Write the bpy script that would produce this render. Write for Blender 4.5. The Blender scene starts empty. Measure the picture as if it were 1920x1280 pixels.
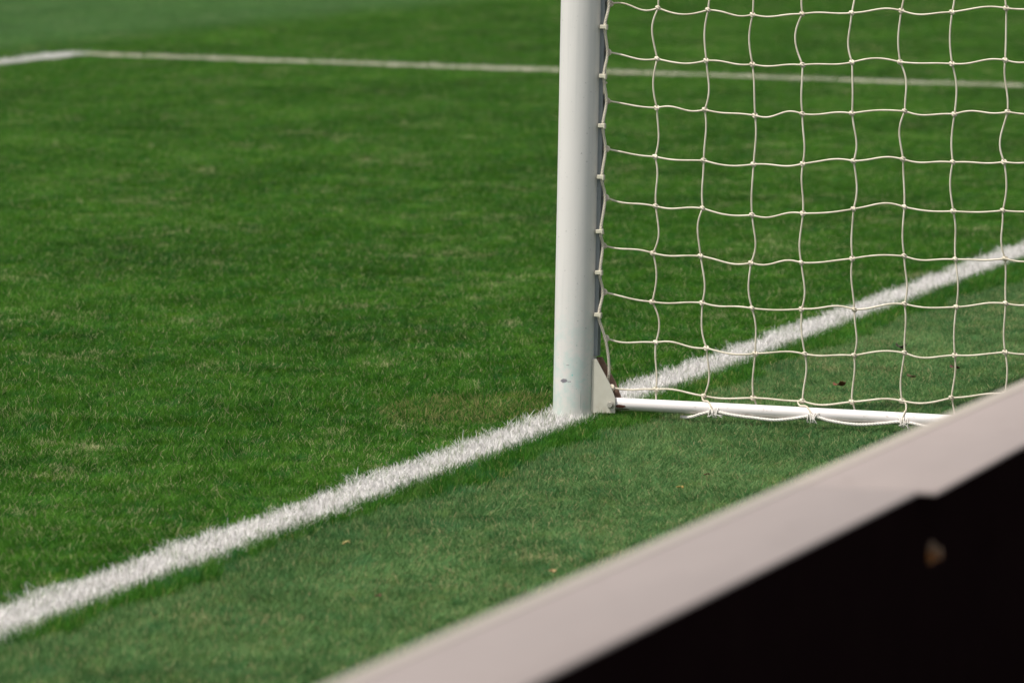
import bpy, bmesh, math
import numpy as np
from mathutils import Matrix, Vector, noise as mnoise

sc = bpy.context.scene
# ------------------------------------------------------------------ camera
CAM_LOC = Vector((-15.34027, -4.41183, 1.78289))
R_ = Vector((0.2888911, -0.95717641, 0.01884803))
U_ = Vector((0.08896183, 0.04644197, 0.99495173))
W_ = Vector((0.95321966, 0.28575594, -0.09856884))
cd = bpy.data.cameras.new('camera'); cam = bpy.data.objects.new('camera', cd)
sc.collection.objects.link(cam); sc.camera = cam
m = Matrix.Identity(4)
for i in range(3):
    m[i][0] = R_[i]; m[i][1] = U_[i]; m[i][2] = -W_[i]; m[i][3] = CAM_LOC[i]
cam.matrix_world = m
cd.sensor_width = 36; cd.lens = 200; cd.clip_start = 0.1; cd.clip_end = 1500
cd.dof.use_dof = True; cd.dof.focus_distance = 15.75; cd.dof.aperture_fstop = 5.9
# ------------------------------------------------------------------ light
EL = math.radians(62); SUNDIR = Vector((-0.66*math.cos(EL), 0.7513*math.cos(EL), math.sin(EL)))
w = bpy.data.worlds.new('World'); sc.world = w; w.use_nodes = True
nt = w.node_tree; bg = nt.nodes['Background']
sky = nt.nodes.new('ShaderNodeTexSky'); sky.sky_type = 'NISHITA'; sky.sun_disc = False
sky.sun_elevation = EL; sky.sun_rotation = math.atan2(SUNDIR.x, SUNDIR.y)
hs = nt.nodes.new('ShaderNodeHueSaturation'); hs.inputs['Saturation'].default_value = .35
nt.links.new(sky.outputs[0], hs.inputs['Color']); nt.links.new(hs.outputs[0], bg.inputs[0]); bg.inputs[1].default_value = 0.15; sky.air_density = .7; sky.dust_density = 3.0; sky.ozone_density = .5
sl = bpy.data.lights.new('sun', 'SUN'); sl.energy = 3.6; sl.angle = math.radians(0.5); sl.color = (1, .955, .89)
sun = bpy.data.objects.new('sun', sl); sc.collection.objects.link(sun)
sun.rotation_euler = SUNDIR.to_track_quat('Z', 'Y').to_euler()
sc.view_settings.view_transform = 'Standard'; sc.view_settings.look = 'None'
sc.view_settings.gamma = 1; sc.view_settings.exposure = 0.25; sc.view_settings.use_curve_mapping = False

rng = np.random.default_rng(7)
C = sc.collection

# ------------------------------------------------------------------ material helpers
class NT:
    def __init__(s, name):
        s.m = bpy.data.materials.new(name); s.m.use_nodes = True
        s.t = s.m.node_tree; s.b = s.t.nodes['Principled BSDF']; s.out = s.t.nodes['Material Output']
        s.b.inputs['Specular IOR Level'].default_value = .3
    def n(s, typ, **kw):
        x = s.t.nodes.new('ShaderNode'+typ)
        for k, v in kw.items(): setattr(x, k, v)
        return x
    def l(s, a, b): s.t.links.new(a, b)
    def coord(s, world=True):
        if world: return s.n('NewGeometry').outputs['Position']
        return s.n('TexCoord').outputs['Object']
    def noise(s, vec, scale, detail=2, rough=.5, stretch=None):
        if stretch:
            mp = s.n('Mapping'); mp.inputs['Scale'].default_value = stretch; s.l(vec, mp.inputs['Vector']); vec = mp.outputs[0]
        x = s.n('TexNoise'); x.inputs['Scale'].default_value = scale; x.inputs['Detail'].default_value = detail
        x.inputs['Roughness'].default_value = rough
        s.l(vec, x.inputs['Vector']); return x.outputs['Fac']
    def ramp(s, fac, a, b, lo=0., hi=1.):
        x = s.n('MapRange'); x.inputs['From Min'].default_value = a; x.inputs['From Max'].default_value = b
        x.inputs['To Min'].default_value = lo; x.inputs['To Max'].default_value = hi
        x.interpolation_type = 'SMOOTHSTEP'; s.l(fac, x.inputs['Value']); return x.outputs[0]
    def mix(s, fac, a, b, mode='MIX'):
        x = s.n('Mix', data_type='RGBA', blend_type=mode)
        for sock, v in ((x.inputs[0], fac), (x.inputs[6], a), (x.inputs[7], b)):
            if isinstance(v, (int, float)): sock.default_value = v
            elif isinstance(v, tuple): sock.default_value = (*v, 1)
            else: s.l(v, sock)
        return x.outputs[2]
    def math(s, op, a, b=None):
        x = s.n('Math', operation=op)
        for i, v in enumerate((a, b)):
            if v is None: continue
            if isinstance(v, (int, float)): x.inputs[i].default_value = v
            else: s.l(v, x.inputs[i])
        return x.outputs[0]
    def spot(s, vec, loc, size, nz=0., nscale=60):
        """1 inside an ellipsoid at loc with half sizes, ragged edge"""
        mp = s.n('VectorMath', operation='SUBTRACT'); s.l(vec, mp.inputs[0]); mp.inputs[1].default_value = loc
        dv = s.n('VectorMath', operation='DIVIDE'); s.l(mp.outputs[0], dv.inputs[0]); dv.inputs[1].default_value = size
        ln = s.n('VectorMath', operation='LENGTH'); s.l(dv.outputs[0], ln.inputs[0])
        v = ln.outputs['Value']
        if nz:
            v = s.math('ADD', v, s.math('MULTIPLY', s.math('SUBTRACT', s.noise(vec, nscale, 3), .5), nz))
        return s.ramp(v, 1.05, .9)
    def bump(s, h, strength, dist=.001):
        x = s.n('Bump'); x.inputs['Strength'].default_value = strength; x.inputs['Distance'].default_value = dist
        s.l(h, x.inputs['Height']); s.l(x.outputs[0], s.b.inputs['Normal'])

def leafy(k, col, trans=.42, rough=.6, spec=.10):
    """turn principled into diffuse+translucent blades"""
    k.b.inputs['Roughness'].default_value = rough; k.b.inputs['Specular IOR Level'].default_value = spec
    k.l(col, k.b.inputs['Base Color'])
    tr = k.n('BsdfTranslucent'); k.l(col, tr.inputs[0])
    ms = k.n('MixShader'); ms.inputs[0].default_value = trans
    k.l(k.b.outputs[0], ms.inputs[1]); k.l(tr.outputs[0], ms.inputs[2]); k.l(ms.outputs[0], k.out.inputs[0])

def grass_mat(name, dark, mid, light, dry, drycut, verge=False):
    k = NT(name); P = k.coord()
    rnd = k.n('Attribute', attribute_name='rnd').outputs['Fac']
    big = k.noise(P, .55, 3, .6, (1, 2.2, 1)); med = k.noise(P, 3.1, 3, .6); fine = k.noise(P, 17, 2, .5)
    f = k.math('ADD', k.math('MULTIPLY', big, .40), k.math('ADD', k.math('MULTIPLY', med, .26), k.math('MULTIPLY', fine, .34)))
    c = k.mix(k.ramp(f, .37, .53), dark, mid)
    c = k.mix(k.ramp(f, .50, .66), c, light)
    c = k.mix(k.math('MULTIPLY', k.ramp(rnd, .45, .98), .60), c, light)
    c = k.mix(k.math('MULTIPLY', k.ramp(rnd, .50, .0), .80), c, dark)
    # hue drift: bluish and yellowish tufts
    hn = k.noise(P, 6.5, 3, .6, (1, 1.8, 1))
    c = k.mix(k.math('MULTIPLY', k.ramp(hn, .54, .68), .5), c, (.028, .145, .030) if not verge else (.06, .20, .07))
    c = k.mix(k.math('MULTIPLY', k.ramp(hn, .46, .32), .5), c, (.110, .235, .016) if not verge else (.18, .28, .075))
    # dry, yellowed patches, mostly single straw blades
    dp = k.noise(P, 1.7, 4, .65); dq = k.noise(P, 9.0, 3, .6)
    dd = k.math('MULTIPLY', k.ramp(dp, .50, .68), k.ramp(dq, .45, .62))
    prob = k.math('ADD', drycut, k.math('MULTIPLY', dd, .42))
    r2 = k.n('Attribute', attribute_name='rnd2').outputs['Fac']
    isdry = k.math('LESS_THAN', r2, prob)
    c = k.mix(isdry, c, dry)
    sx = k.n('SeparateXYZ'); k.l(P, sx.inputs[0])
    if not verge:
        st = k.ramp(k.math('ADD', sx.outputs['Y'], k.math('MULTIPLY', k.noise(P, 1.5, 2), .3)), 8.8, 9.8)
        c = k.mix(k.math('MULTIPLY', st, .50), c, (.150, .280, .110))  # far mown stripe: extra light off leaning blades, put into the colour
        # worn, yellow turf at the foot of the post
        ft = k.spot(P, (.05, .28, 0), (.45, .26, 1), 1.6, 4)
        c = k.mix(k.math('MULTIPLY', ft, k.math('LESS_THAN', r2, .26)), c, (.30, .27, .11))
    # overspray of line paint on the blades next to the goal line
    ay = k.math('ABSOLUTE', sx.outputs['Y'])
    r3 = k.math('FRACT', k.math('MULTIPLY', rnd, 17.3))
    ov = k.math('LESS_THAN', r3, k.math('MULTIPLY', k.ramp(ay, .105, .055), .55))
    c = k.mix(ov, c, (.60, .60, .52))
    leafy(k, c)
    return k.m

FIELD_MAT = grass_mat('field_grass_blades', (.008, .052, .005), (.038, .150, .008), (.125, .300, .036), (.42, .41, .21), .05)
VERGE_MAT = grass_mat('verge_grass_blades', (.026, .102, .027), (.096, .215, .060), (.262, .395, .152), (.40, .36, .18), .06, True)
FRINGE_MAT = grass_mat('fringe_grass_blades', (.012, .070, .007), (.042, .165, .011), (.105, .270, .032), (.30, .32, .10), .03, True)

def paint_mat(name, worn):
    k = NT(name); P = k.coord()
    rnd = k.n('Attribute', attribute_name='rnd').outputs['Fac']; r2 = k.n('Attribute', attribute_name='rnd2').outputs['Fac']
    c = k.mix(k.ramp(rnd, 0, .8), (.56, .53, .51) if worn < .1 else (.70, .64, .52), (.90, .875, .845) if worn < .1 else (.88, .82, .71))
    g = k.math('LESS_THAN', r2, k.math('ADD', worn, k.math('MULTIPLY', k.ramp(k.noise(P, 7, 4, .7), .50, .64), .34+worn)))
    c = k.mix(g, c, (.20, .26, .13))
    leafy(k, c, .2, .7, .1)
    return k.m
PAINT_MAT = paint_mat('painted_grass', .03); PAINT_WORN = paint_mat('worn_painted_grass', .12)

# ------------------------------------------------------------------ mesh helpers
def link_mesh(name, verts, faces, mat=None, parent=None, smooth=False, attrs=None):
    me = bpy.data.meshes.new(name)
    me.from_pydata([tuple(v) for v in verts], [], [tuple(f) for f in faces]); me.update()
    if mat: me.materials.append(mat)
    if smooth: me.polygons.foreach_set('use_smooth', [True]*len(me.polygons))
    o = bpy.data.objects.new(name, me); C.objects.link(o)
    if parent: o.parent = parent
    return o
def bm_obj(name, bm, mat, parent=None, smooth=False, auto=None):
    me = bpy.data.meshes.new(name); bm.normal_update(); bm.to_mesh(me); bm.free()
    me.materials.append(mat)
    if smooth: me.polygons.foreach_set('use_smooth', [True]*len(me.polygons))
    if auto: me.set_sharp_from_angle(angle=math.radians(auto))
    o = bpy.data.objects.new(name, me); C.objects.link(o)
    if parent: o.parent = parent
    return o
def tag(o, label=None, cat=None, group=None, kind=None):
    if label: o['label'] = label
    if cat: o['category'] = cat
    if group: o['group'] = group
    if kind: o['kind'] = kind
    return o
def box(bm, x0, x1, y0, y1, z0, z1, bev=0, seg=2):
    r = bmesh.ops.create_cube(bm, size=1)
    vs = r['verts']
    for v in vs: v.co = Vector(((x0+x1)/2+v.co.x*(x1-x0), (y0+y1)/2+v.co.y*(y1-y0), (z0+z1)/2+v.co.z*(z1-z0)))
    if bev:
        es = list({e for v in vs for e in v.link_edges})
        bmesh.ops.bevel(bm, geom=es, offset=bev, segments=seg, affect='EDGES', profile=.5)
def prism(bm, poly, x0, x1, bev=0):
    """polygon in YZ extruded along X"""
    a = [bm.verts.new((x0, y, z)) for y, z in poly]; b = [bm.verts.new((x1, y, z)) for y, z in poly]
    fs = [bm.faces.new(a[::-1]), bm.faces.new(b)]
    n = len(poly)
    for i in range(n): fs.append(bm.faces.new((a[i], a[(i+1) % n], b[(i+1) % n], b[i])))
    bmesh.ops.recalc_face_normals(bm, faces=fs)
    if bev:
        es = list({e for f in fs for e in f.edges})
        bmesh.ops.bevel(bm, geom=es, offset=bev, segments=2, affect='EDGES', profile=.5)
def sweep(V, F, pts, rad, sides=7, cap=True):
    """tube along polyline; rad scalar or list. V, F python lists"""
    P = np.array(pts, float); n = len(P)
    T = np.gradient(P, axis=0); T /= np.linalg.norm(T, axis=1)[:, None]+1e-12
    up = np.array([0, 0, 1.]) if abs(T[0][2]) < .8 else np.array([0, 1., 0])
    A = np.cross(T[0], up); A /= np.linalg.norm(A)
    base = len(V); rr = np.broadcast_to(rad, (n,))
    for i in range(n):
        A = A-T[i]*(A@T[i]); A /= np.linalg.norm(A); B = np.cross(T[i], A)
        for j in range(sides):
            a = 2*math.pi*j/sides
            V.append(P[i]+(A*math.cos(a)+B*math.sin(a))*rr[i])
    for i in range(n-1):
        for j in range(sides):
            a = base+i*sides+j; b = base+i*sides+(j+1) % sides
            F.append((a, b, b+sides, a+sides))
    if cap:
        F.append(tuple(base+j for j in range(sides))[::-1]); F.append(tuple(base+(n-1)*sides+j for j in range(sides)))
def catmull(pts, per=8):
    P = [np.array(p, float) for p in pts]; P = [2*P[0]-P[1]]+P+[2*P[-1]-P[-2]]
    out = []
    for i in range(1, len(P)-2):
        a, b, c, d = P[i-1:i+3]
        for k in range(per):
            t = k/per
            out.append(.5*(2*b+(c-a)*t+(2*a-5*b+4*c-d)*t*t+(3*b-a-3*c+d)*t**3))
    out.append(P[-2]); return np.array(out)
def twist_rope(V, F, pts, R=.0023, r=.0022, strands=3, pitch=.026, per=10):
    P = catmull(pts, per)
    seg = np.linalg.norm(np.diff(P, axis=0), axis=1); L = np.concatenate([[0], np.cumsum(seg)])
    n = max(8, int(L[-1]/.0035)); s = np.linspace(0, L[-1], n)
    P = np.stack([np.interp(s, L, P[:, i]) for i in range(3)], 1)
    T = np.gradient(P, axis=0); T /= np.linalg.norm(T, axis=1)[:, None]
    A = np.cross(T, [1., .2, .1]); A /= np.linalg.norm(A, axis=1)[:, None]; B = np.cross(T, A)
    for k in range(strands):
        a = s/pitch*2*math.pi+k*2*math.pi/strands
        sweep(V, F, P+(A*np.cos(a)[:, None]+B*np.sin(a)[:, None])*R, r, 6)

# ------------------------------------------------------------------ blades
def blade_arrays(x, y, h, wd, lean, z0=0., rs=None, topw=.35, bias=None):
    n = len(x); rs = rs or rng
    th = rs.uniform(0, 2*math.pi, n)          # facing of the width
    ph = rs.uniform(0, 2*math.pi, n)          # lean direction
    if bias is not None: ph = np.arctan2(np.sin(ph)+.9*bias[1], np.cos(ph)+.9*bias[0])
    lx = np.cos(ph)*lean*h; ly = np.sin(ph)*lean*h
    wx = np.cos(th)*wd/2; wy = np.sin(th)*wd/2
    V = np.empty((n, 6, 3))
    z0 = np.broadcast_to(z0, (n,))
    hz = h*np.sqrt(np.clip(1-(lean*.8)**2, .15, 1))
    for i, (s, fr, wf, zf) in enumerate(((-1, 0, 1, 0), (1, 0, 1, 0), (-1, .35, .85, .55), (1, .35, .85, .55), (-1, 1, topw, 1), (1, 1, topw, 1))):
        V[:, i, 0] = x+lx*fr+s*wx*wf; V[:, i, 1] = y+ly*fr+s*wy*wf; V[:, i, 2] = z0+hz*zf
    return V
def blades_mesh(name, V, mat, rs=None):
    rs = rs or rng
    n = len(V); me = bpy.data.meshes.new(name)
    me.vertices.add(n*6); me.vertices.foreach_set('co', V.reshape(-1).astype(np.float32))
    q = np.array([[0, 1, 3, 2], [2, 3, 5, 4]])
    idx = (np.arange(n)[:, None, None]*6+q[None]).reshape(-1)
    me.loops.add(len(idx)); me.loops.foreach_set('vertex_index', idx.astype(np.int32))
    me.polygons.add(n*2); me.polygons.foreach_set('loop_start', (np.arange(n*2)*4).astype(np.int32))
    me.update(calc_edges=True)
    for nm in ('rnd', 'rnd2'):
        a = me.attributes.new(nm, 'FLOAT', 'POINT'); a.data.foreach_set('value', np.repeat(rs.random(n), 6).astype(np.float32))
    me.materials.append(mat)
    return me

GZ = -0.016      # soil level: blade tips end a little above z=0
PATCH = 0.5
def make_patches(tag_, mat, dens, h0, hs, w0, lean, seed, nvar=7):
    col = bpy.data.collections.new(tag_); rs = np.random.default_rng(seed)
    for i in range(nvar):
        n = int(dens*PATCH*PATCH)
        x = rs.uniform(-PATCH/2, PATCH/2, n); y = rs.uniform(-PATCH/2, PATCH/2, n)
        cl = np.zeros(n)          # soft clumps of taller and shorter turf
        lx = np.zeros(n); ly = np.zeros(n)
        for q in range(170):
            cx, cy = rs.uniform(-PATCH/2, PATCH/2, 2); rr = rs.uniform(.010, .026) if q > 14 else rs.uniform(.04, .09); a = rs.uniform(-1, 1)
            wgt = np.exp(-((x-cx)**2+(y-cy)**2)/rr**2); cl += a*wgt; d = rs.uniform(0, 6.28); lx += np.cos(d)*wgt; ly += np.sin(d)*wgt
        edge = np.clip((PATCH/2-np.maximum(abs(x), abs(y)))/.06, 0, 1)
        h = h0*(1+hs*rs.normal(0, .5, n)+.38*np.clip(cl, -1.2, 1.2)*edge); h = np.clip(h, h0*.35, h0*1.7); zb = rs.uniform(0, .0065, n)*(1+.5*np.clip(cl, -1, 1)*edge)
        V = blade_arrays(x, y, h, w0*rs.uniform(.6, 1.25, n), np.abs(rs.normal(lean, .3, n)).clip(0.05, 1.2), zb, rs, bias=(lx, ly))
        me = blades_mesh('turf_patch', V, mat, rs); o = bpy.data.objects.new('turf_patch', me); col.objects.link(o)
    return col
def turf(name, rects, col, nvar, mat, seed, label):
    """rects: (x0,x1,y0,y1) zones tiled exactly by ~PATCH sized squares"""
    rs = np.random.default_rng(seed); P = []; S = []; Z = []; I = []
    for (x0, x1, y0, y1) in rects:
        nx = max(1, round((x1-x0)/PATCH)); ny = max(1, round((y1-y0)/PATCH)); dx = (x1-x0)/nx; dy = (y1-y0)/ny
        for i in range(nx):
            for j in range(ny):
                P.append((x0+(i+.5)*dx, y0+(j+.5)*dy, GZ)); r = rs.integers(0, 4)
                sx, sy = (dx/PATCH, dy/PATCH) if r % 2 == 0 else (dy/PATCH, dx/PATCH)
                fl = -1 if rs.random() < .5 else 1
                S.append((sx*fl, sy, rs.uniform(.92, 1.1))); Z.append(r*math.pi/2); I.append(rs.integers(0, nvar))
    me = bpy.data.meshes.new(name); me.from_pydata(P, [], [])
    a = me.attributes.new('scl', 'FLOAT_VECTOR', 'POINT'); a.data.foreach_set('vector', np.array(S, np.float32).reshape(-1))
    a = me.attributes.new('rz', 'FLOAT', 'POINT'); a.data.foreach_set('value', np.array(Z, np.float32))
    a = me.attributes.new('pick', 'INT', 'POINT'); a.data.foreach_set('value', np.array(I, np.int32))
    me.materials.append(mat)
    o = bpy.data.objects.new(name, me); C.objects.link(o); tag(o, label, 'grass', kind='stuff')
    g = bpy.data.node_groups.new(name+'_nodes', 'GeometryNodeTree')
    g.interface.new_socket('Geometry', in_out='INPUT', socket_type='NodeSocketGeometry')
    g.interface.new_socket('Geometry', in_out='OUTPUT', socket_type='NodeSocketGeometry')
    N = g.nodes.new; gi = N('NodeGroupInput'); go = N('NodeGroupOutput'); ip = N('GeometryNodeInstanceOnPoints')
    ci = N('GeometryNodeCollectionInfo'); ci.inputs['Collection'].default_value = col
    ci.inputs['Separate Children'].default_value = True; ci.inputs['Reset Children'].default_value = True
    def at(nm, ty):
        x = N('GeometryNodeInputNamedAttribute'); x.data_type = ty; x.inputs['Name'].default_value = nm; return x.outputs[0]
    cx = N('ShaderNodeCombineXYZ'); L = g.links.new
    L(at('rz', 'FLOAT'), cx.inputs[2]); L(gi.outputs[0], ip.inputs['Points']); L(ci.outputs[0], ip.inputs['Instance'])
    ip.inputs['Pick Instance'].default_value = True; L(at('pick', 'INT'), ip.inputs['Instance Index'])
    L(cx.outputs[0], ip.inputs['Rotation']); L(at('scl', 'FLOAT_VECTOR'), ip.inputs['Scale'])
    L(ip.outputs[0], go.inputs[0])
    md = o.modifiers.new('turf', 'NODES'); md.node_group = g
    return o

LX, LY = 18.15, 8.52      # far painted lines
HW = .06
# ------------------------------------------------------------------ ground
k = NT('turf_soil'); P = k.coord()
c = k.mix(k.noise(P, 4, 4, .6), (.020, .050, .008), (.040, .085, .016)); k.l(c, k.b.inputs['Base Color']); k.b.inputs['Roughness'].default_value = 1
g = link_mesh('ground', [(-300, -300, GZ), (400, -300, GZ), (400, 400, GZ), (-300, 400, GZ)], [(0, 1, 2, 3)], k.m)
tag(g, 'dark green ground beneath the mown turf of the football pitch', 'ground', kind='structure')
k = NT('concrete_path'); P = k.coord()
c = k.mix(k.noise(P, 6, 6, .6), (.20, .19, .18), (.32, .31, .29)); k.l(c, k.b.inputs['Base Color']); k.b.inputs['Roughness'].default_value = .9
g = link_mesh('path', [(-30, -20, GZ+.008), (40, -20, GZ+.008), (40, -2.95, GZ+.008), (-30, -2.95, GZ+.008)], [(0, 1, 2, 3)], k.m)
tag(g, 'grey concrete path on the spectator side of the boundary wall', 'path', kind='structure')

fcol = make_patches('field_patches', FIELD_MAT, 48000, .017, .45, .0017, .80, 3, 9)
vcol = make_patches('verge_patches', VERGE_MAT, 46000, .015, .40, .0017, .88, 4, 9)
turf('pitch_grass', [(-9, LX-HW, HW, LY-HW), (LX+HW, 40, HW, 18), (-9, LX+HW, LY+HW, 18)], fcol, 9, FIELD_MAT, 5,
     'mottled bright green mown grass of the playing field beyond the goal line')
turf('verge_grass', [(-9, 40, -2.85, -.34)], vcol, 9, VERGE_MAT, 6,
     'short paler bluish green grass between the goal line and the wall')

# tall uncut fringe along the near side of the goal line
def fr_w(x):
    a = .118+.06*mnoise.noise(Vector((x*.9, 3.1, 0)))+.07*mnoise.noise(Vector((x*3.3, 1.7, 0)))+.035*mnoise.noise(Vector((x*11, .7, 0)))
    b = .03*min(1, max(-2, x+1.6))
    return float(np.clip(a+b+.03*mnoise.noise(Vector((x*34, .2, 0))), .02, .275))
n = int(20*.285*42000)
x = rng.uniform(-8, 12, n); y = -HW-rng.uniform(0, .285, n)
fw = np.interp(x, np.linspace(-8, 12, 2001), [fr_w(v) for v in np.linspace(-8, 12, 2001)])
tall = (-y-HW) < fw
h = np.where(tall, .031, .020)*rng.uniform(.65, 1.25, n)
V = blade_arrays(x, y, h, .0018*rng.uniform(.6, 1.3, n), np.abs(rng.normal(.65, .35, n)).clip(0, 1.15), GZ)
o = bpy.data.objects.new('fringe_grass', blades_mesh('fringe_grass', V[tall], FRINGE_MAT)); C.objects.link(o)
tag(o, 'longer dark green grass fringe along the near side of the goal line', 'grass', kind='stuff')
o = bpy.data.objects.new('short_grass', blades_mesh('short_grass', V[~tall], VERGE_MAT)); C.objects.link(o)
tag(o, 'short pale grass at the ragged edge of the longer fringe', 'grass', kind='stuff')

def line(name, x0, x1, y0, y1, dens, mat, h0, label, wob=.045):
    n = int(abs((x1-x0)*(y1-y0))*dens)
    x = rng.uniform(x0, x1, n); y = rng.uniform(y0, y1, n)
    along_x = (x1-x0) > (y1-y0)
    t = x if along_x else y
    tt = np.linspace(t.min(), t.max(), 3000); c0 = (y0+y1)/2 if along_x else (x0+x1)/2
    wave = lambda q: np.interp(t, tt, [mnoise.noise(Vector((v*3, q, 0)))+.8*mnoise.noise(Vector((v*11, q, 3)))+.7*mnoise.noise(Vector((v*40, q, 7))) for v in tt])
    off = (y if along_x else x)-c0
    wv = np.where(off > 0, wave(1.3), wave(8.7))*wob*np.abs(off)/HW+rng.normal(0, .004, n)
    if along_x: y = y+wv
    else: x = x+wv
    if name == 'goal_line':
        keep = (x**2+y**2) > .058**2; x = x[keep]; y = y[keep]
    n = len(x); hh = h0*rng.uniform(.6, 1.25, n)*np.where(rng.random(n) < .03, 1.6, 1.)
    V = blade_arrays(x, y, hh, .0019*rng.uniform(.6, 1.3, n), np.abs(rng.normal(.75, .4, n)).clip(0, 1.2), GZ)
    o = bpy.data.objects.new(name, blades_mesh(name, V, mat)); C.objects.link(o)
    tag(o, label, 'pitch marking', kind='structure'); return o
line('goal_line', -8, 14, -HW-.001, HW+.011, 62000, PAINT_MAT, .026, 'thick white painted goal line running past the foot of the post')
line('side_line', LX-HW, LX+HW, .0, LY-HW, 34000, PAINT_WORN, .031, 'thin worn white painted line crossing the field behind the net')
line('front_line', 5, LX+HW+.01, LY-HW-.015, LY+HW+.015, 34000, PAINT_MAT, .034, 'bright white painted line meeting the worn line at the far left corner')

# ------------------------------------------------------------------ goal
k = NT('white_post_paint'); P = k.coord(False)
sx = k.n('SeparateXYZ'); k.l(P, sx.inputs[0])
c = k.mix(k.noise(P, 9, 4, .6, (1, 1, .25)), (.62, .595, .56), (.70, .675, .64))
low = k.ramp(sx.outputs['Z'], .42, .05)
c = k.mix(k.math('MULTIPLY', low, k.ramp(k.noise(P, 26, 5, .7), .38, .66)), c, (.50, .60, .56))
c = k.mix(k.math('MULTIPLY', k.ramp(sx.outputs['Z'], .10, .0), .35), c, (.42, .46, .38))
c = k.mix(k.math('MULTIPLY', k.ramp(k.noise(P, 70, 3, .6, (1, 1, .03)), .50, .75), .30), c, (.48, .48, .46))
c = k.mix(k.math('MULTIPLY', k.ramp(k.noise(P, 5, 5, .7, (1, 1, .5)), .55, .75), .35), c, (.50, .475, .43))
c = k.mix(k.ramp(k.noise(P, 150, 2, .5), .715, .74), c, (.38, .37, .35))
# scuff and chips on the camera side
for loc, size, nz, colr in (((-.058, .0150, .0990), (.02, .0105, .0058), 1.1, (.20, .19, .21)), ((-.058, .002, .0970), (.02, .0022, .0018), .3, (.25, .23, .25)),
                            ((-.058, -.0035, .0975), (.02, .0022, .0020), .3, (.25, .23, .25)), ((-.058, -.0095, .116), (.02, .0022, .0028), .3, (.20, .55, .50)),
                            ((-.058, .004, .1435), (.02, .005, .0012), .6, (.28, .28, .30)), ((-.055, -.02, .20), (.02, .0015, .0015), .3, (.3, .4, .33)),
                            ((-.05, -.033, .045), (.02, .0010, .028), .4, (.38, .42, .38))):
    c = k.mix(k.spot(P, loc, size, nz, 180), c, colr)
k.l(c, k.b.inputs['Base Color']); k.b.inputs['Roughness'].default_value = .42; k.b.inputs['Specular IOR Level'].default_value = .45
k.bump(k.noise(P, 45, 3, .5, (1, 1, .2)), .12)
POST = k.m
k = NT('white_bar_paint'); P = k.coord(False)
c = k.mix(k.noise(P, 12, 4, .6, (1, .3, 1)), (.66, .615, .60), (.74, .70, .68))
c = k.mix(k.ramp(k.noise(P, 60, 5, .7, (1, .4, 1)), .60, .70), c, (.46, .40, .35))
c = k.mix(k.spot(P, (-.0175, -.140, .030), (.012, .017, .0045), .9, 90), c, (.13, .045, .035))
c = k.mix(k.spot(P, (-.0150, -.147, .023), (.010, .022, .0030), .9, 60), c, (.20, .17, .13))
k.l(c, k.b.inputs['Base Color']); k.b.inputs['Roughness'].default_value = .45
BAR = k.m
k = NT('bracket_paint'); P = k.coord(False)
sx = k.n('SeparateXYZ'); k.l(P, sx.inputs[0])
c = k.mix(k.noise(P, 40, 4, .6), (.46, .44, .36), (.56, .54, .46))
c = k.mix(k.math('MULTIPLY', k.ramp(sx.outputs['Z'], .05, .005), k.ramp(k.noise(P, 55, 4, .7), .45, .62)), c, (.40, .36, .28))
k.l(c, k.b.inputs['Base Color']); k.b.inputs['Roughness'].default_value = .6; k.bump(k.noise(P, 300, 3), .15)
BRK = k.m
k = NT('rusty_metal'); P = k.coord(False)
c = k.mix(k.noise(P, 70, 5, .7), (.12, .045, .030), (.42, .30, .22)); k.l(c, k.b.inputs['Base Color']); k.b.inputs['Roughness'].default_value = .85
RUST = k.m
k = NT('bolt_metal'); P = k.coord(False)
c = k.mix(k.noise(P, 120, 4, .6), (.32, .30, .25), (.48, .46, .40)); k.l(c, k.b.inputs['Base Color']); k.b.inputs['Roughness'].default_value = .5; k.b.inputs['Metallic'].default_value = .3
BOLT = k.m
k = NT('track_plastic'); P = k.coord(False)
c = k.mix(k.noise(P, 30, 3), (.15, .17, .18), (.22, .235, .24)); k.l(c, k.b.inputs['Base Color']); k.b.inputs['Roughness'].default_value = .5
TRACK = k.m
k = NT('clip_plastic'); P = k.coord(False)
c = k.mix(k.noise(P, 90, 3), (.50, .47, .36), (.64, .60, .48)); k.l(c, k.b.inputs['Base Color']); k.b.inputs['Roughness'].default_value = .5
CLIP = k.m
k = NT('net_cord'); P = k.coord(False)
c = k.mix(k.ramp(k.noise(P, 14, 5, .75), .3, .65), (.50, .44, .33), (.72, .65, .52)); k.l(c, k.b.inputs['Base Color']); k.b.inputs['Roughness'].default_value = .75
k.bump(k.noise(P, 900, 2), .5, .0005)
CORD = k.m
k = NT('braided_rope'); P = k.coord(False)
c = k.mix(k.noise(P, 60, 4, .7), (.46, .41, .32), (.74, .68, .57)); k.l(c, k.b.inputs['Base Color']); k.b.inputs['Roughness'].default_value = .85
ROPE = k.m
k = NT('white_rope'); P = k.coord(False)
c = k.mix(k.noise(P, 60, 4, .7), (.55, .51, .45), (.78, .75, .70)); k.l(c, k.b.inputs['Base Color']); k.b.inputs['Roughness'].default_value = .85
WROPE = k.m

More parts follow.
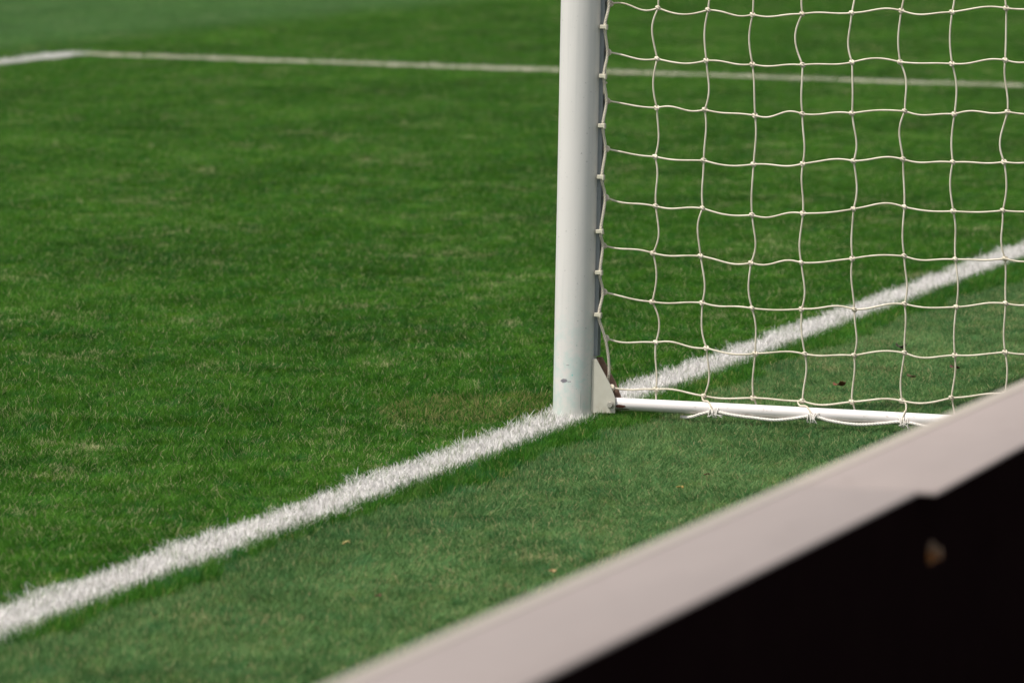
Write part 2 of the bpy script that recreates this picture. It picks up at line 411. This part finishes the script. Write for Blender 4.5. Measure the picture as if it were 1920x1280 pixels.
goal = bpy.data.objects.new('football_goal', None); C.objects.link(goal)
tag(goal, 'white metal football goal with cream net standing on the goal line', 'football goal')
GW = 7.44; PR = .06
def tube_obj(name, pts, r, mat, parent, sides=64, origin=None):
    V, F = [], []; sweep(V, F, pts, r, sides)
    o = link_mesh(name, V, F, mat, parent, True)
    o.data.set_sharp_from_angle(angle=math.radians(50)); return o
posts = []
for X in (0, GW):
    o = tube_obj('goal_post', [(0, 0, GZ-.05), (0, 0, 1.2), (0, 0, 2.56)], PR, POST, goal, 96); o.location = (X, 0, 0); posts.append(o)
o = tube_obj('crossbar', [(PR-.004, 0, 2.50), (GW/2, 0, 2.50), (GW-PR+.004, 0, 2.50)], PR, POST, goal)
BD = 2.0; BZ = .035; BR = .0176
for X in (0, GW):
    o = tube_obj('ground_bar', [(0, -.112, BZ), (0, -.5, BZ), (0, -1.2, BZ-.001), (0, -BD, BZ)], BR, BAR, goal, 40); o.location = (X, 0, 0)
tube_obj('rear_bar', [(BR, -BD+BR, BZ), (GW/2, -BD+BR, BZ), (GW-BR, -BD+BR, BZ)], BR*.95, BAR, goal, 24)

CLIPZ = [.286, .405, .5205, .6736, .8175, .9566, 1.094, 1.232, 1.372, 1.51, 1.65, 1.79, 1.93, 2.07, 2.21, 2.35]
def clip_bm(z, tilt):
    bm = bmesh.new(); box(bm, -.007, .007, -.0125, .0060, -.0055, .0055, .0015)
    box(bm, -.008, .008, -.0145, -.0105, -.0085, .0062, .0012)
    bmesh.ops.rotate(bm, verts=bm.verts[:], cent=(0, 0, 0), matrix=Matrix.Rotation(tilt, 3, 'X'))
    bmesh.ops.translate(bm, verts=bm.verts[:], vec=(-.022, -.0665, z)); return bm
for pi, pst in enumerate(posts):
    bm = bmesh.new()
    box(bm, -.015, -.0055, -.0695, -.0520, .168, 2.44, .0012); box(bm, .0055, .015, -.0695, -.0520, .168, 2.44, .0012)
    box(bm, -.0055, .0055, -.0640, -.0530, .169, 2.438)
    bm_obj('net_track', bm, TRACK, pst)
    for z in (CLIPZ if pi == 0 else []):
        bm_obj('net_clip', clip_bm(z, float(rng.uniform(-.12, .12))), CLIP, pst)

bk = bpy.data.objects.new
# bracket: two gusset plates with a rusty web, hinge bolt
poly = [(-.0575, .1600), (-.0690, .1610), (-.1105, .0910), (-.1265, .0520), (-.1265, .0105), (-.0560, .0085)]
bm = bmesh.new(); prism(bm, poly, -.0245, -.0200, .0008)
br = bm_obj('bracket', bm, BRK, goal)
bm = bmesh.new(); prism(bm, [(y-.004 if y < -.062 else y, z+.002) for y, z in poly], .0200, .0242, .0008)
box(bm, -.0198, .0198, -.0670, -.0600, .004, .1585)
bm_obj('rear_plate', bm, RUST, br)
def bolt(parent, x, y, z, r, mat, hx=.006, name='bolt'):
    bm = bmesh.new()
    M = Matrix.Translation((x, y, z)) @ Matrix.Rotation(-math.pi/2, 4, 'Y')
    bmesh.ops.create_cone(bm, cap_ends=True, segments=24, radius1=r*1.25, radius2=r*1.22, depth=.0018, matrix=M @ Matrix.Translation((0, 0, .0009)))
    bmesh.ops.create_cone(bm, cap_ends=True, segments=24, radius1=r, radius2=r*.80, depth=hx, matrix=M @ Matrix.Translation((0, 0, .0018+hx/2)))
    return bm_obj(name, bm, mat, parent, True, 35)
bolt(br, -.0245, -.1135, .0345, .0085, BOLT, .007)

# ---- net
NODES = [
 [(-.08,1.158),(-.215,1.149),(-.36,1.148),(-.489,1.139),(-.631,1.145),(-.772,1.152),(-.912,1.163),(-1.055,1.163),(-1.206,1.178)],
 [(-.078,1.022),(-.215,1.007),(-.358,1.007),(-.492,1.001),(-.636,1.004),(-.777,1.016),(-.913,1.021),(-1.059,1.021),(-1.207,1.036)],
 [(-.078,.886),(-.217,.87),(-.357,.87),(-.503,.859),(-.639,.868),(-.781,.875),(-.93,.886),(-1.07,.883),(-1.218,.894)],
 [(-.078,.751),(-.215,.733),(-.357,.728),(-.502,.723),(-.644,.73),(-.789,.743),(-.929,.753),(-1.069,.75),(-1.212,.756)],
 [(-.08,.614),(-.22,.594),(-.357,.594),(-.501,.581),(-.648,.592),(-.792,.61),(-.936,.621),(-1.074,.615),(-1.212,.622)],
 [(-.076,.479),(-.215,.462),(-.354,.46),(-.501,.447),(-.646,.454),(-.792,.472),(-.939,.485),(-1.083,.482),(-1.222,.49)],
 [(-.079,.348),(-.216,.325),(-.362,.329),(-.507,.32),(-.65,.325),(-.801,.33),(-.943,.352),(-1.089,.35),(-1.227,.366)],
 [(-.089,.218),(-.229,.211),(-.377,.202),(-.519,.194),(-.662,.199),(-.803,.202),(-.946,.216),(-1.088,.216),(-1.229,.231)],
 [(-.108,.08),(-.233,.079),(-.373,.067),(-.515,.069),(-.657,.067),(-.798,.072),(-.941,.082),(-1.081,.097),(-1.232,.116)]]
rn = np.random.default_rng(21)
G = [[(y, z) for y, z in r] for r in NODES]
for r in G:
    for kx in range(5): r.append((r[8][0]-.143*(kx+1)+rn.uniform(-.006, .006), r[8][1]+rn.uniform(-.008, .008)))
for kx in range(9):
    top = G[0]; G.insert(0, [(y+rn.uniform(-.005, .005) if j else y, z+.1385+rn.uniform(-.004, .004)) for j, (y, z) in enumerate(top)])
nr, nc = len(G), len(G[0]); R0 = nr-9
def netx(y, z):   # gentle belly of the hanging net
    if z < .14: return .020
    return .020+.010*math.sin(y*3.1+1)*math.sin(z*2.3)
N3 = [[np.array((netx(y, z) if j else .004, y, z)) for j, (y, z) in enumerate(r)] for r in G]
VB = {  # sideways bows of the vertical cords in pixels of the measured area (right = +)
 0: [-7, -4, -5, -10, -5, -3, -3, 0], 1: [-5, 4, 1, -1, 1, 5, 4, -1], 2: [3, 2, 2, 2, 4, -6, -3, -7], 3: [2, -1, -1, -1, 4, 0, -4, 4],
 4: [6, -5, 5, -3, -2, -2, 1, -3], 5: [5, 4, -4, 4, -2, 3, 3, 0], 6: [7, -4, 3, -2, 3, 1, -2, -2], 7: [0, 5, -2, 2, 1, -3, 2, 3]}
HB = {0: [(-2,6),(8,8),(1,5),(4,1),(-2,0),(-2,-5),(6,3),(-3,-5)], 1: [(2,5),(5,6),(-1,2),(3,0),(0,2),(-6,-6),(1,0),(1,-3)],
      2: [(1,2),(-3,3),(2,0),(3,-5),(1,-2),(-3,-3),(5,2),(-4,1)], 3: [(1,2),(3,2),(5,5),(1,4),(-3,-5),(-2,-5),(4,1),(0,2)],
      4: [(4,1),(3,0),(5,5),(5,-1),(2,2),(-5,-8),(3,3),(2,2)], 5: [(1,-2),(3,1),(3,6),(3,-4),(2,1),(-3,-3),(5,2),(1,2)],
      6: [(1,2),(2,0),(3,0),(2,2),(-2,-6),(0,-3),(4,3),(-1,-3)], 7: [(5,2),(-4,1),(4,5),(-2,-4),(2,0),(-4,-5),(7,4),(2,1)],
      8: [(3,1),(-4,-2),(3,2),(0,1),(6,4),(-2,-4),(6,5),(0,-2)]}
PX = 1/690.
V, F = [], []
CR = .0026
def seg_h(a, b, A, B, r=CR):
    t = np.linspace(0, 1, 13)[:, None]; P = a+(b-a)*t
    P[:, 2] -= (A*np.sin(math.pi*t[:, 0])+B*np.sin(2*math.pi*t[:, 0])); P[:, 0] += rn.uniform(-.004, .004)*np.sin(math.pi*t[:, 0])
    sweep(V, F, P, r*np.where(np.minimum(t[:, 0], 1-t[:, 0]) < .04, 1.35, 1.), 7)
def seg_v(a, b, A, B, r=CR):
    t = np.linspace(0, 1, 13)[:, None]; P = a+(b-a)*t
    P[:, 1] -= (A*np.sin(math.pi*t[:, 0])+B*np.sin(2*math.pi*t[:, 0])); P[:, 0] += rn.uniform(-.004, .004)*np.sin(math.pi*t[:, 0])
    sweep(V, F, P, r, 7)
for i in range(nr):
    for j in range(nc-1):
        if i-R0 in HB and j < 8: q0, q1 = HB[i-R0][j]
        else: q0, q1 = rn.uniform(-4, 6), rn.uniform(-4, 4)
        # q0,q1 sag in px at 1/3 and 2/3
        A = (q0+q1)/(2*.866); B = (q0-q1)/(2*.866)
        seg_h(N3[i][j], N3[i][j+1], A*PX*1.1, B*PX*1.1)
for i in range(nr-1):
    for j in range(1, nc):
        if i-R0 in VB and j < 9: A = VB[i-R0][j-1]; B = rn.uniform(-1.5, 1.5)
        else: A, B = rn.uniform(-6, 6), rn.uniform(-2, 2)
        seg_v(N3[i][j], N3[i+1][j], A*PX*1.5, B*PX*1.3)
def knot(p, s=1.):
    """small overhand knot: a tight loop round the crossing plus a diagonal turn"""
    a = rn.uniform(0, 6.28); pts = []
    for q in range(13):
        t = q/12*2*math.pi*1.35
        pts.append(p+np.array((math.sin(t)*.0045, math.cos(t+a)*.0052*s, math.sin(t+a)*.0052*s)))
    sweep(V, F, pts, .0029*s, 6)
    sweep(V, F, [p+np.array((-.003, .006*s, .005*s)), p+np.array((-.0055, 0, 0)), p+np.array((-.003, -.006*s, -.005*s))], .0030*s, 6)
for i in range(nr):
    for j in range(nc): knot(N3[i][j], 1.25 if j == 0 else 1.)
# ties from the lowest row to the ground bar
low = N3[-1]
for j in range(1, nc):
    p = low[j]; y, z = p[1], p[2]
    if j % 2 == 0 and j < nc:      # wraps over the bar to the front rope
        pass
    wrap = j in (2, 4, 6, 8, 10, 12)
    if wrap:
        fy = {2: -.410, 4: -.696, 6: -.957}.get(j, y-.02)
        d = {2: .005, 4: .012, 6: -.012}.get(j, 0)
        pts = [(.020, y, z), (.018, y+d, z*.5+.032), (.012, y+d*.8-.004, .0555), (0, y-.014 if j != 6 else y-.014, .0560), (-.013, (y+fy)/2-.006, .0510),
               (-.0205, fy+.004, .038), (-.0215, fy, .026), (-.018, fy-.003, .018)]
        sweep(V, F, catmull(pts, 5), CR*.92, 7)
    else:
        dd = -.012 if j != 1 else 0
        sweep(V, F, catmull([(.020, y, z), (.0215, y+dd*.4, z*.6+.02), (.022, y+dd, .035), (.015, y+dd, .018)], 5), CR, 7)
# cut loose end by the post
sweep(V, F, catmull([(-.010, -.0705, .905), (-.012, -.0705, .925), (-.013, -.0745, .934), (-.014, -.0805, .9385)], 5), .0030, 7)
net = link_mesh('net', V, F, CORD, goal, True)

# braided border rope zigzagging between clips and net
V, F = [], []
pts = [(-.014, -.0690, 2.42)]
rows_z = [(N3[i][0][1], N3[i][0][2]) for i in range(nr)]
for i, (y, z) in enumerate(rows_z):
    if i < nr-1: pts.append((-.010, y-.001, z))
    below = [c for c in CLIPZ if c < z-.01]
    if i < nr-2 and below:
        zc = max(below)
        pts.append((-.020, -.0735, zc+.012)); pts.append((-.020, -.0732, zc-.012))
pts += [(-.004, -.0985, .165), (-.002, -.1005, .120), (.004, -.0960, .100), (.008, -.0960, .07)]
twist_rope(V, F, pts)
link_mesh('border_rope', V, F, ROPE, net, True)
V, F = [], []
pts = [(.006, -.310, .002), (-.008, -.332, .003), (-.018, -.352, .007), (-.0225, -.374, .015), (-.0225, -.412, .0245), (-.0225, -.450, .0190), (-.022, -.486, .015), (-.021, -.531, .012),
       (-.020, -.585, .009), (-.0215, -.64, .016), (-.0225, -.696, .0255), (-.0220, -.74, .016), (-.021, -.790, .010), (-.021, -.838, .009), (-.022, -.90, .016), (-.0225, -.957, .0225),
       (-.022, -1.03, .012), (-.021, -1.12, .010), (-.0225, -1.24, .024), (-.021, -1.38, .010), (-.0225, -1.52, .024), (-.021, -1.66, .01), (-.0225, -1.80, .024), (-.021, -1.96, .012)]
pts = [(x+.003, y, z+.005) for x, y, z in pts]
twist_rope(V, F, pts, .0025, .0025)
# lashings: loose turns of thin cord round the rope, with frayed ends
for yy in (-.412, -.696, -.957, -1.24, -1.52):
    for q in range(5):
        o_ = (q-2)*.0055; tl = rn.uniform(-.010, .010)
        pts = [(-.019, yy+o_-tl, .040), (-.0245, yy+o_, .034), (-.0290, yy+o_+tl*.5, .022), (-.0250, yy+o_+tl, .013), (-.016, yy+o_+tl, .014)]
        sweep(V, F, catmull(pts, 4), .0017, 6)
    for q in range(4):
        e = rn.uniform(-.030, .020); sweep(V, F, catmull([(-.027, yy, .024), (-.030, yy+e*.5, .022+rn.uniform(-.004, .006)), (-.030, yy+e, .016+rn.uniform(-.006, .012))], 4), .0012, 5)
link_mesh('lashing_rope', V, F, WROPE, net, True)

# ------------------------------------------------------------------ boundary wall
wall = bpy.data.objects.new('boundary_wall', None); C.objects.link(wall)
wall.location = (-8.0, -2.493, 0); wall.rotation_euler = (0, 0, -.0152)
tag(wall, 'low black boundary wall with a pale beige coping in the blurred foreground', 'wall')
k = NT('coping_paint'); P = k.coord(False)
sx = k.n('SeparateXYZ'); k.l(P, sx.inputs[0])
c = k.mix(k.noise(P, 3, 5, .6, (1, 5, 1)), (.225, .190, .175), (.278, .235, .216))
c = k.mix(k.ramp(k.noise(P, 22, 4, .7), .60, .75), c, (.19, .155, .140))
c = k.mix(k.ramp(sx.outputs['Y'], -.032, -.022), c, (.335, .295, .25))
k.l(c, k.b.inputs['Base Color']); k.b.inputs['Roughness'].default_value = .7; COP = k.m
k.bump(k.noise(P, 80, 4), .2)
k = NT('black_panel'); P = k.coord(False)
c = k.mix(k.noise(P, 8, 4, .6), (.0050, .0025, .0028), (.0080, .0045, .0046)); k.l(c, k.b.inputs['Base Color']); k.b.inputs['Roughness'].default_value = .75
k.b.inputs['Specular IOR Level'].default_value = 0; BLK = k.m
XJ = .40
def slab(pts):
    """coping slab: outline of the near edge (x, y), far edge straight"""
    bm = bmesh.new(); ring = [(x, y) for x, y in pts]+[(pts[-1][0], -.026), (pts[0][0], -.026)]
    lo = [bm.verts.new((x, y, .7945)) for x, y in ring]; hi = [bm.verts.new((x, y, .800)) for x, y in ring]; n = len(ring)
    fs = [bm.faces.new(lo[::-1]), bm.faces.new(hi)]+[bm.faces.new((lo[i], lo[(i+1) % n], hi[(i+1) % n], hi[i])) for i in range(n)]
    bmesh.ops.recalc_face_normals(bm, faces=fs)
    bmesh.ops.bevel(bm, geom=list({e for f in fs for e in f.edges}), offset=.002, segments=2, affect='EDGES', profile=.5)
    a, b = pts[0][0], pts[-1][0]
    box(bm, a, b, -.0257, 0, .752, .8012, .003, 3)
    return bm
for pts in (((-9, -.232), (-1.44, -.203), (XJ-.004, -.191)), ((XJ+.004, -.217), (.98, -.204), (1.4, -.198), (26, -.198))):
    bm_obj('coping', slab(pts), COP, wall, True, 40)
bm = bmesh.new()
for a, b in ((-9, -3.2), (-3.19, 2.6), (2.61, 8.4), (8.41, 14.2), (14.21, 26)): box(bm, a, b, -.186, -.030, GZ-.02, .794, .003)
pn = bm_obj('panel', bm, BLK, wall, True, 40)
k = NT('rusty_fixing'); P = k.coord(False)
c = k.mix(k.ramp(k.noise(P, 45, 3, .6), .42, .58), (.15, .10, .06), (.17, .065, .012)); k.l(c, k.b.inputs['Base Color']); k.b.inputs['Roughness'].default_value = .7; FIX = k.m
def fixing(x, z, s):
    bm = bmesh.new()
    M = Matrix.Translation((x, -.187, z)) @ Matrix.Rotation(math.pi/2, 4, 'X')
    bmesh.ops.create_cone(bm, cap_ends=True, segments=20, radius1=.018*s, radius2=.017*s, depth=.004, matrix=M @ Matrix.Translation((0, 0, .002)))
    bmesh.ops.create_cone(bm, cap_ends=True, segments=8, radius1=.011*s, radius2=.010*s, depth=.011, matrix=M @ Matrix.Translation((0, 0, .0095)))
    return bm_obj('bolt', bm, FIX, wall, True, 35)
fixing(.500, .701, .95)
fixing(1.185, .42, .8)

# ------------------------------------------------------------------ litter on the grass
def leaf(x, y, size, colr, label, rot, curl=.5, z=.004, twig=False):
    size *= .68; colr = tuple(v*.8 for v in colr)
    k = NT('dead_leaf'); P = k.coord(False)
    c = k.mix(k.noise(P, 90, 3, .6), tuple(v*.6 for v in colr), colr); k.l(c, k.b.inputs['Base Color']); k.b.inputs['Roughness'].default_value = .7
    nu, nv = 12, 7; V = []; F = []
    ragged = np.random.default_rng(int(abs(x*977+y*131)*10))
    for i in range(nu):
        u = i/(nu-1); wd = (.10 if twig else .42)*math.sin(math.pi*min(1, max(.03, u)))**.8*(1+.25*ragged.uniform(-1, 1))
        for j in range(nv):
            v = j/(nv-1)*2-1
            V.append(((u-.5)*size, v*wd*size, curl*size*(.35*(2*u-1)**2+.5*(v*wd)**2*4)+.12*size*math.sin(5*u+2*v)+.10*size))
    for i in range(nu-1):
        for j in range(nv-1):
            a = i*nv+j; F.append((a, a+1, a+nv+1, a+nv))
    o = link_mesh('dead_leaf', V, F, k.m, None, True)
    md = o.modifiers.new('thick', 'SOLIDIFY'); md.thickness = .0008
    o.location = (x, y, z); o.rotation_euler = (rn.uniform(-.2, .2), rn.uniform(-.2, .2), rot)
    return tag(o, label, 'leaf', 'dead leaves scattered on the grass')
leaf(2.207, -.44, .050, (.06, .035, .03), 'dark curled twig-like leaf lying near the far goal line behind the net', -1.3, 1.0, .006, True)
leaf(1.014, -.527, .055, (.20, .06, .03), 'reddish brown dead leaf on the grass just behind the net', -1.2, .6)
leaf(1.68, -.728, .045, (.12, .04, .03), 'small dark brown leaf between the two rightmost net columns', -1.4)
leaf(1.38, -.66, .040, (.16, .10, .05), 'thin olive brown leaf scrap behind the lower right of the net', -1.5, .4, .004, True)
leaf(-1.589, -.738, .030, (.52, .38, .10), 'bright yellow leaf on pale grass between ground bar and wall', .6, .4, .010)
leaf(-3.67, -.621, .024, (.16, .07, .04), 'brown leaf on the pale grass low in the middle of the photo', .3)
leaf(-1.257, -.72, .026, (.15, .07, .03), 'rusty brown leaf just behind the yellow leaf near the wall', 1.1)
leaf(-3.148, -.861, .030, (.42, .30, .13), 'tan leaf on pale grass beside the top edge of the wall', .2)
leaf(-2.899, -.29, .034, (.40, .34, .12), 'straw yellow leaf beside the fringe below the white line', .9)
